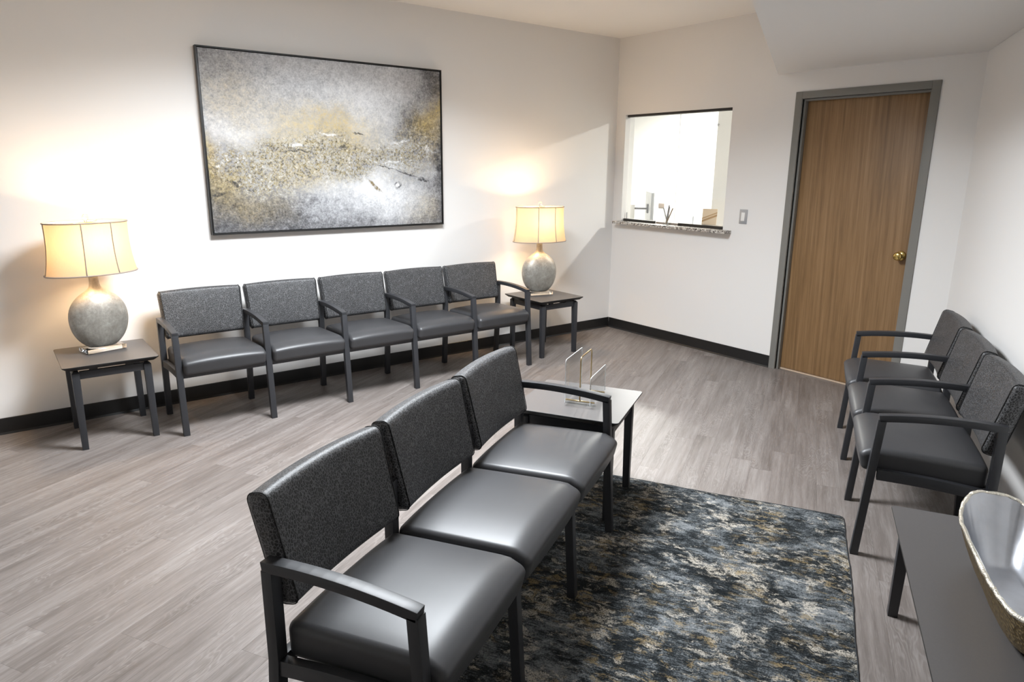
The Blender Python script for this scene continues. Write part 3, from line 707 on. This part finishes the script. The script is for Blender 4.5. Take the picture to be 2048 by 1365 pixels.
RUGZ = 0.008; ONRUG = RUGZ + 0.0004
bench('three_seat_bench', 'black three-seat bench with arms only at its ends, standing on the rug', 3, 0.5155, {0, 3}, st(3.934, 0.630, ONRUG), ROT_ST, GB)
bench('three_seat_bench', 'black three-seat bench with four arms against the right wall by the door', 3, 0.5175, {0, 1, 2, 3}, st(3.687, 2.488, 0), ROT_ST+math.pi, GB)

# ---------------------------------------------------------------- tables
def table(name, label, cat, wx, wy, h, loc, rz, group, insx=0.060, insy=0.050):
    """local x = width, local y = depth"""
    root = thing(name, label, cat, loc, rz, group)
    hx, hy = wx/2, wy/2
    bm = bmesh.new()
    def ring(ix, z, r):
        v = []
        for cx, cy, a0 in ((hx-ix-r, hy-ix-r, 0), (-(hx-ix-r), hy-ix-r, 90), (-(hx-ix-r), -(hy-ix-r), 180), (hx-ix-r, -(hy-ix-r), 270)):
            for j in range(5):
                a = math.radians(a0+22.5*j); v.append(bm.verts.new((cx+r*math.cos(a), cy+r*math.sin(a), z)))
        return v
    R = [ring(0.022, h-0.024, 0.012), ring(0.002, h-0.007, 0.016), ring(0.0, h-0.004, 0.016), ring(0.0005, h-0.001, 0.016), ring(0.0015, h, 0.015)]
    for a, b in zip(R[:-1], R[1:]):
        for k in range(len(a)): bm.faces.new([a[k], a[(k+1) % len(a)], b[(k+1) % len(a)], b[k]])
    bm.faces.new(R[0][::-1]); tf = bm.faces.new(R[-1]); tf.material_index = 1
    me = mesh_from_bm('table_top', bm); me.materials.append(M_BLACK); me.materials.append(M_LAM)
    new_obj('table_top', me, root)
    zl = h-0.034
    lx, ly = hx-insx, hy-insy
    for sx in (-1, 1):
        for sy in (-1, 1):
            bm = bmesh.new()
            a, b = 0.019, 0.0155
            def q(z, w, ox, oy): return [bm.verts.new((sx*lx+ox+dx*w, sy*ly+oy+dy*w, z)) for dx, dy in ((-1, -1), (1, -1), (1, 1), (-1, 1))]
            rr = [q(0, b, sx*0.003, sy*0.003), q(zl-0.012, a, 0, 0), q(zl, a-0.008, -sx*0.004, -sy*0.004)]
            for A, B in zip(rr[:-1], rr[1:]):
                for k in range(4): bm.faces.new([A[k], A[(k+1) % 4], B[(k+1) % 4], B[k]])
            bm.faces.new(rr[0][::-1]); bm.faces.new(rr[-1]); bmesh.ops.recalc_face_normals(bm, faces=bm.faces); bevel(bm, 0.0015)
            new_obj('leg', mesh_from_bm('leg', bm, True, 40), root, M_METAL)
    for sy in (-1, 1):
        new_obj('apron', box_mesh('apron', -lx+0.019, lx-0.019, sy*ly-0.011, sy*ly+0.011, zl-0.046, zl-0.004, 0.0015), root, M_METAL)
    for sx in (-1, 1):
        new_obj('apron', box_mesh('apron', sx*lx-0.011, sx*lx+0.011, -ly+0.019, ly-0.019, zl-0.046, zl-0.004, 0.0015), root, M_METAL)
    for sx in (-0.5, 0.5):
        for sy in (-1, 1):
            new_obj('spacer', box_mesh('spacer', sx*lx-0.02, sx*lx+0.02, sy*(ly-0.0)-0.008, sy*(ly-0.0)+0.008, zl-0.004, h-0.0238), root, M_BLACK)
    return root
GT = 'square charcoal end tables'
TZ = 0.482
table('end_table', 'square charcoal end table left of the five-seat bench, holding the nearer lamp', 'table', 0.470, 0.500, TZ, (0.330, -4.392, 0), math.radians(-90), GT)
table('end_table', 'square charcoal end table in the far corner, right of the five-seat bench', 'table', 0.470, 0.500, TZ, (0.335, -1.125, 0), math.radians(-90), GT)
table('end_table', 'square charcoal end table on the rug edge holding the clear brochure rack', 'table', 0.478, 0.492, TZ, st(3.664, 0.838, ONRUG), ROT_ST, GT)
CTZ = 0.392
table('coffee_table', 'long low charcoal table against the right wall under the silver bowl', 'table', 1.10, 0.49, CTZ, st(4.030+0.55, 2.347, 0), ROT_ST, None, 0.060, 0.050)

# ---------------------------------------------------------------- lamps
def lamp(label, loc, rz):
    root = thing('table_lamp', label, 'lamp', loc, rz, 'table lamps with silver vase bases')
    # local x = thickness of the flask (faces the room), local y = width
    new_obj('acrylic_base', box_mesh('acrylic_base', -0.060, 0.060, -0.106, 0.106, 0.004, 0.028, 0.0025), root, M_CRYSTAL)
    for sx in (-1, 1):
        for sy in (-1, 1):
            bm = bmesh.new(); lathe(bm, [(0.008, 0.0), (0.008, 0.004)], 12); new_obj('foot', mesh_from_bm('foot', bm), root, M_ACRY, (sx*0.048, sy*0.092, 0))
    bm = bmesh.new()
    prof = [(0.46, 0.028), (0.50, 0.034), (0.66, 0.054), (0.82, 0.085), (0.94, 0.125), (1.0, 0.172), (1.0, 0.212), (0.95, 0.252), (0.83, 0.289), (0.66, 0.318), (0.47, 0.341), (0.32, 0.358), (0.225, 0.376), (0.178, 0.400), (0.163, 0.428), (0.163, 0.450)]
    n = 48; rings = []
    for r, z in prof:
        wy, wx = 0.156*r, 0.088*(r**0.8 if r < 1 else r)
        if z > 0.33:
            k = sm((z-0.33)/0.07); wx = wx*(1-k) + 0.0245*k
            wy = wy*(1-k) + 0.0245*k
        if z < 0.034: wx = 0.044
        e = 0.88
        ring = []
        for j in range(n):
            a = 2*math.pi*j/n; c, s_ = math.cos(a), math.sin(a)
            ring.append(bm.verts.new((wx*math.copysign(abs(c)**e, c), wy*math.copysign(abs(s_)**e, s_), z)))
        rings.append(ring)
    for a, b in zip(rings[:-1], rings[1:]):
        for k in range(n): bm.faces.new([a[k], a[(k+1) % n], b[(k+1) % n], b[k]])
    bm.faces.new(rings[0][::-1]); bm.faces.new(rings[-1])
    vo = new_obj('vase_body', mesh_from_bm('vase_body', bm, True, 60), root, M_VASE)
    md = vo.modifiers.new('smooth', 'SUBSURF'); md.levels = 1; md.render_levels = 1
    bm = bmesh.new(); lathe(bm, [(0.027, 0.446), (0.028, 0.452), (0.026, 0.458), (0.012, 0.460), (0.011, 0.520), (0.016, 0.526), (0.016, 0.555), (0.010, 0.559)], 20)
    new_obj('stem', mesh_from_bm('stem', bm, True, 40), root, M_GOLD)
    bm = bmesh.new(); lathe(bm, [(0.012, 0.555), (0.014, 0.570), (0.028, 0.600), (0.030, 0.617), (0.024, 0.637), (0.010, 0.648), (0.001, 0.649)], 20)
    new_obj('bulb', mesh_from_bm('bulb', bm, True), root, m_emit('lamp_bulb', (1.0, 0.78, 0.50), 14))
    # bell shade, oval, open top and bottom
    zb, zt = 0.455, 0.738
    def shp(k):                             # k 0 bottom ..1 top -> scale
        return 0.885 + 0.115*(1-k)**2.6 + 0.012*k**3
    A, B = 0.150, 0.238
    def ring_pts(k, off=0.0, n=64): return [((A*shp(k)+off)*math.cos(2*math.pi*j/n), (B*shp(k)+off)*math.sin(2*math.pi*j/n), zb+(zt-zb)*k) for j in range(n)]
    bm = bmesh.new(); K = 14; prev = None
    for i in range(K+1):
        cur = [bm.verts.new(p) for p in ring_pts(i/K)]
        if prev:
            for j in range(64): bm.faces.new([prev[j], prev[(j+1) % 64], cur[(j+1) % 64], cur[j]])
        prev = cur
    sh = new_obj('lamp_shade', mesh_from_bm('lamp_shade', bm, True), root, M_SHADE)
    for k in (0.0, 1.0):
        bm = bmesh.new(); tube(bm, ring_pts(k, 0.0005), 0.0042, 6, True); new_obj('shade_trim', mesh_from_bm('shade_trim', bm, True), sh, M_TRIM)
    for ang in (90, 21, -21, -90, 180-21, 180+21):
        bm = bmesh.new(); a = math.radians(ang)
        tube(bm, [((A*shp(i/10)+0.0008)*math.cos(a), (B*shp(i/10)+0.0008)*math.sin(a), zb+(zt-zb)*i/10) for i in range(11)], 0.0034, 6); new_obj('seam_rib', mesh_from_bm('seam_rib', bm, True), sh, M_TRIM)
    # harp, spider and finial
    bm = bmesh.new(); tube(bm, [(0, 0.055*math.sin(math.pi*i/12)*(1 if i <= 12 else 1), 0.53+0.205*i/12) for i in range(13)], 0.0022, 6); tube(bm, [(0, -0.055*math.sin(math.pi*i/12), 0.53+0.205*i/12) for i in range(13)], 0.0022, 6)
    new_obj('harp', mesh_from_bm('harp', bm, True), root, M_GOLD)
    bm = bmesh.new()
    for a in (30, 150, 270):
        r = math.radians(a); tube(bm, [(0, 0, 0.737), (A*shp(1)*math.cos(r)*0.5, B*shp(1)*math.sin(r)*0.5, 0.732), (A*shp(1)*math.cos(r), B*shp(1)*math.sin(r), 0.736)], 0.0018, 6)
    new_obj('spider', mesh_from_bm('spider', bm, True), root, M_GOLD)
    bm = bmesh.new(); lathe(bm, [(0.006, 0.737), (0.007, 0.746), (0.013, 0.752), (0.0165, 0.763), (0.014, 0.775), (0.006, 0.781), (0.001, 0.7815)], 16); new_obj('finial', mesh_from_bm('finial', bm, True), root, M_CRYSTAL)
    l = bpy.data.lights.new('lamp_glow', 'POINT'); l.energy = LAMP_W; l.color = LAMP_COL; l.shadow_soft_size = 0.05
    lo = bpy.data.objects.new('lamp_glow', l); COL.objects.link(lo); lo.parent = root; lo.location = (0, 0, 0.622)
    return root
lamp('table lamp with a silver flask base and cream shade on the near end table', (0.255, -4.392, TZ), math.radians(15.7))
lamp('table lamp with a silver flask base and cream shade in the far corner', (0.285, -1.140, TZ), math.radians(-12))

# ---------------------------------------------------------------- rug
RS0, RS1, RT0, RT1 = 3.375, 5.85, 0.50, 2.022
rug = thing('area_rug', 'distressed charcoal, blue-grey, cream and gold area rug', 'rug', st((RS0+RS1)/2, (RT0+RT1)/2, 0), ROT_ST)
hx, hy = (RS1-RS0)/2, (RT1-RT0)/2
random.seed(3)
bm = bmesh.new(); nx, ny = 120, 76; grid = []
for i in range(nx+1):
    rw = []
    for j in range(ny+1):
        x, y = -hx+2*hx*i/nx, -hy+2*hy*j/ny
        e = min(hx-abs(x), hy-abs(y))
        # a softly uneven edge and slightly rounded corners
        if i in (0, nx): x += 0.003*math.sin(9*y)+random.uniform(-.0015, .0015)
        if j in (0, ny): y += 0.003*math.sin(7*x)+random.uniform(-.0015, .0015)
        if abs(x) > hx-0.03 and abs(y) > hy-0.03:
            cx, cy = math.copysign(hx-0.03, x), math.copysign(hy-0.03, y); d_ = math.hypot(x-cx, y-cy)
            if d_ > 0.03: x, y = cx+(x-cx)*0.03/d_, cy+(y-cy)*0.03/d_
        z = RUGZ*(0.55+0.45*sm(e/0.015)) - random.uniform(0.0, 0.0006)
        rw.append(bm.verts.new((x, y, z)))
    grid.append(rw)
for i in range(nx):
    for j in range(ny): bm.faces.new([grid[i][j], grid[i+1][j], grid[i+1][j+1], grid[i][j+1]])
border = [grid[i][0] for i in range(nx+1)] + [grid[nx][j] for j in range(1, ny+1)] + [grid[i][ny] for i in range(nx-1, -1, -1)] + [grid[0][j] for j in range(ny-1, 0, -1)]
low = [bm.verts.new((v.co.x, v.co.y, 0.0005)) for v in border]
for k in range(len(border)): bm.faces.new([border[k], border[(k+1) % len(border)], low[(k+1) % len(border)], low[k]])
bpts = [tuple(v.co) for v in border]
new_obj('pile', mesh_from_bm('pile', bm, True, 50), rug, M_RUG)
bm = bmesh.new(); tube(bm, [(p[0]*1.0008, p[1]*1.0012, 0.0032) for p in bpts], 0.0026, 6, True); new_obj('binding', mesh_from_bm('binding', bm, True), rug, M_BIND)

# ---------------------------------------------------------------- brochure rack
rk = thing('brochure_rack', 'empty clear acrylic brochure rack with a gold wire loop on the small table', 'rack', st(3.640, 0.858, TZ+ONRUG), ROT_ST)
# local x along D, local y along N
for yy, hh in ((-0.058, 0.212), (0.060, 0.142)):
    bm = bmesh.new(); r = 0.012; x0, x1 = -0.125, 0.125
    poly = [(x0, 0.012), (x1, 0.012), (x1, hh-r)] + [(x1-r+r*math.cos(a*math.pi/8), hh-r+r*math.sin(a*math.pi/8)) for a in range(1, 4)] + [(x1-r, hh), (x0+r, hh)] + [(x0+r-r*math.sin(a*math.pi/8), hh-r+r*math.cos(a*math.pi/8)) for a in range(1, 4)] + [(x0, hh-r)]
    prism(bm, poly, yy-0.0022, yy+0.0022, 'y'); pn = new_obj('clear_panel', mesh_from_bm('clear_panel', bm), rk, M_ACRY)
    bm = bmesh.new(); tube(bm, [(x0, yy, 0.012)] + [(p[0], yy, p[1]) for p in poly[::-1][:11]] , 0.0016, 6); new_obj('polished_edge', mesh_from_bm('polished_edge', bm, True), pn, M_ACRYEDGE)
for xx in (-0.085, 0.085):
    new_obj('acrylic_foot', box_mesh('acrylic_foot', xx-0.020, xx+0.020, -0.066, 0.066, 0.0, 0.011, 0.002), rk, M_ACRY)
    bm = bmesh.new(); tube(bm, [(xx, -0.066, 0.014), (xx, 0.070, 0.014)], 0.0035, 8); new_obj('gold_bar', mesh_from_bm('gold_bar', bm, True), rk, M_GOLD)
pts = [(0.085, 0.0, 0.014), (0.085, 0.0, 0.19)] + [(0.067+0.018*math.cos(a*math.pi/12), 0.0, 0.202+0.018*math.sin(a*math.pi/12)) for a in range(0, 7)] + [(-0.067-0.018*math.sin(a*math.pi/12), 0.0, 0.202+0.018*math.cos(a*math.pi/12)) for a in range(0, 7)] + [(-0.085, 0.0, 0.19), (-0.085, 0.0, 0.014)]
bm = bmesh.new(); tube(bm, pts, 0.0032, 8); new_obj('gold_loop', mesh_from_bm('gold_loop', bm, True), rk, M_GOLD)

# ---------------------------------------------------------------- organic bowl
bw = thing('decorative_bowl', 'wavy-rimmed bowl, silver inside and hammered gold outside, on the long low table', 'bowl', st(4.565, 2.350, CTZ), ROT_ST)
random.seed(11)
NB, KB = 96, 16
def rim(a):
    c, s_ = math.cos(a), math.sin(a); e = 0.56
    R = 1.0 + 0.03*math.cos(2*a+0.4) + 0.022*math.sin(3*a+1.0)
    x, y = 0.350*math.copysign(abs(c)**e, c)*R, 0.120*math.copysign(abs(s_)**e, s_)*R
    z = 0.140 + 0.034*abs(c)**3 + 0.007*math.sin(4*a+0.5) + 0.0015*math.sin(31*a)
    return x, y, z
def shell(scale, z0, jit):
    rings = []
    for i in range(KB+1):
        k = i/KB; ring = []
        for j in range(NB):
            a = 2*math.pi*j/NB; x, y, z = rim(a)
            rx = 0.56 + 0.44*k**0.9; ry = 0.36 + 0.64*k**0.8
            zz = z0 + (z-z0)*(k**1.55)
            w = 0.004*jit*math.sin(23*a+k*7)*k
            ring.append((x*rx*scale+w*math.cos(a), y*ry*(2*scale-1 if scale < 1 else 1)+w*math.sin(a), zz))
        rings.append(ring)
    return rings
def loft(rings, cap=True):
    bm = bmesh.new(); V_ = [[bm.verts.new(p) for p in r] for r in rings]
    for a, b in zip(V_[:-1], V_[1:]):
        for j in range(NB): bm.faces.new([a[j], a[(j+1) % NB], b[(j+1) % NB], b[j]])
    if cap: bm.faces.new(V_[0][::-1])
    return bm
outer = shell(1.0, 0.0, 0.3); inner = shell(0.968, 0.010, 0.0)
new_obj('outer_shell', mesh_from_bm('outer_shell', loft(outer), True), bw, M_HAMMER)
new_obj('inner_shell', mesh_from_bm('inner_shell', loft(inner), True), bw, M_SILVER)
bm = bmesh.new()
tube(bm, [((a[0]+b[0])/2, (a[1]+b[1])/2, (a[2]+b[2])/2+random.uniform(-.0012, .0012)) for a, b in zip(outer[-1], inner[-1])], 0.0062, 8, True)
for v in bm.verts: v.co += Vector((random.uniform(-.0012, .0012), random.uniform(-.0012, .0012), random.uniform(-.0012, .0012)))
new_obj('rim', mesh_from_bm('rim', bm, True), bw, M_RIM)
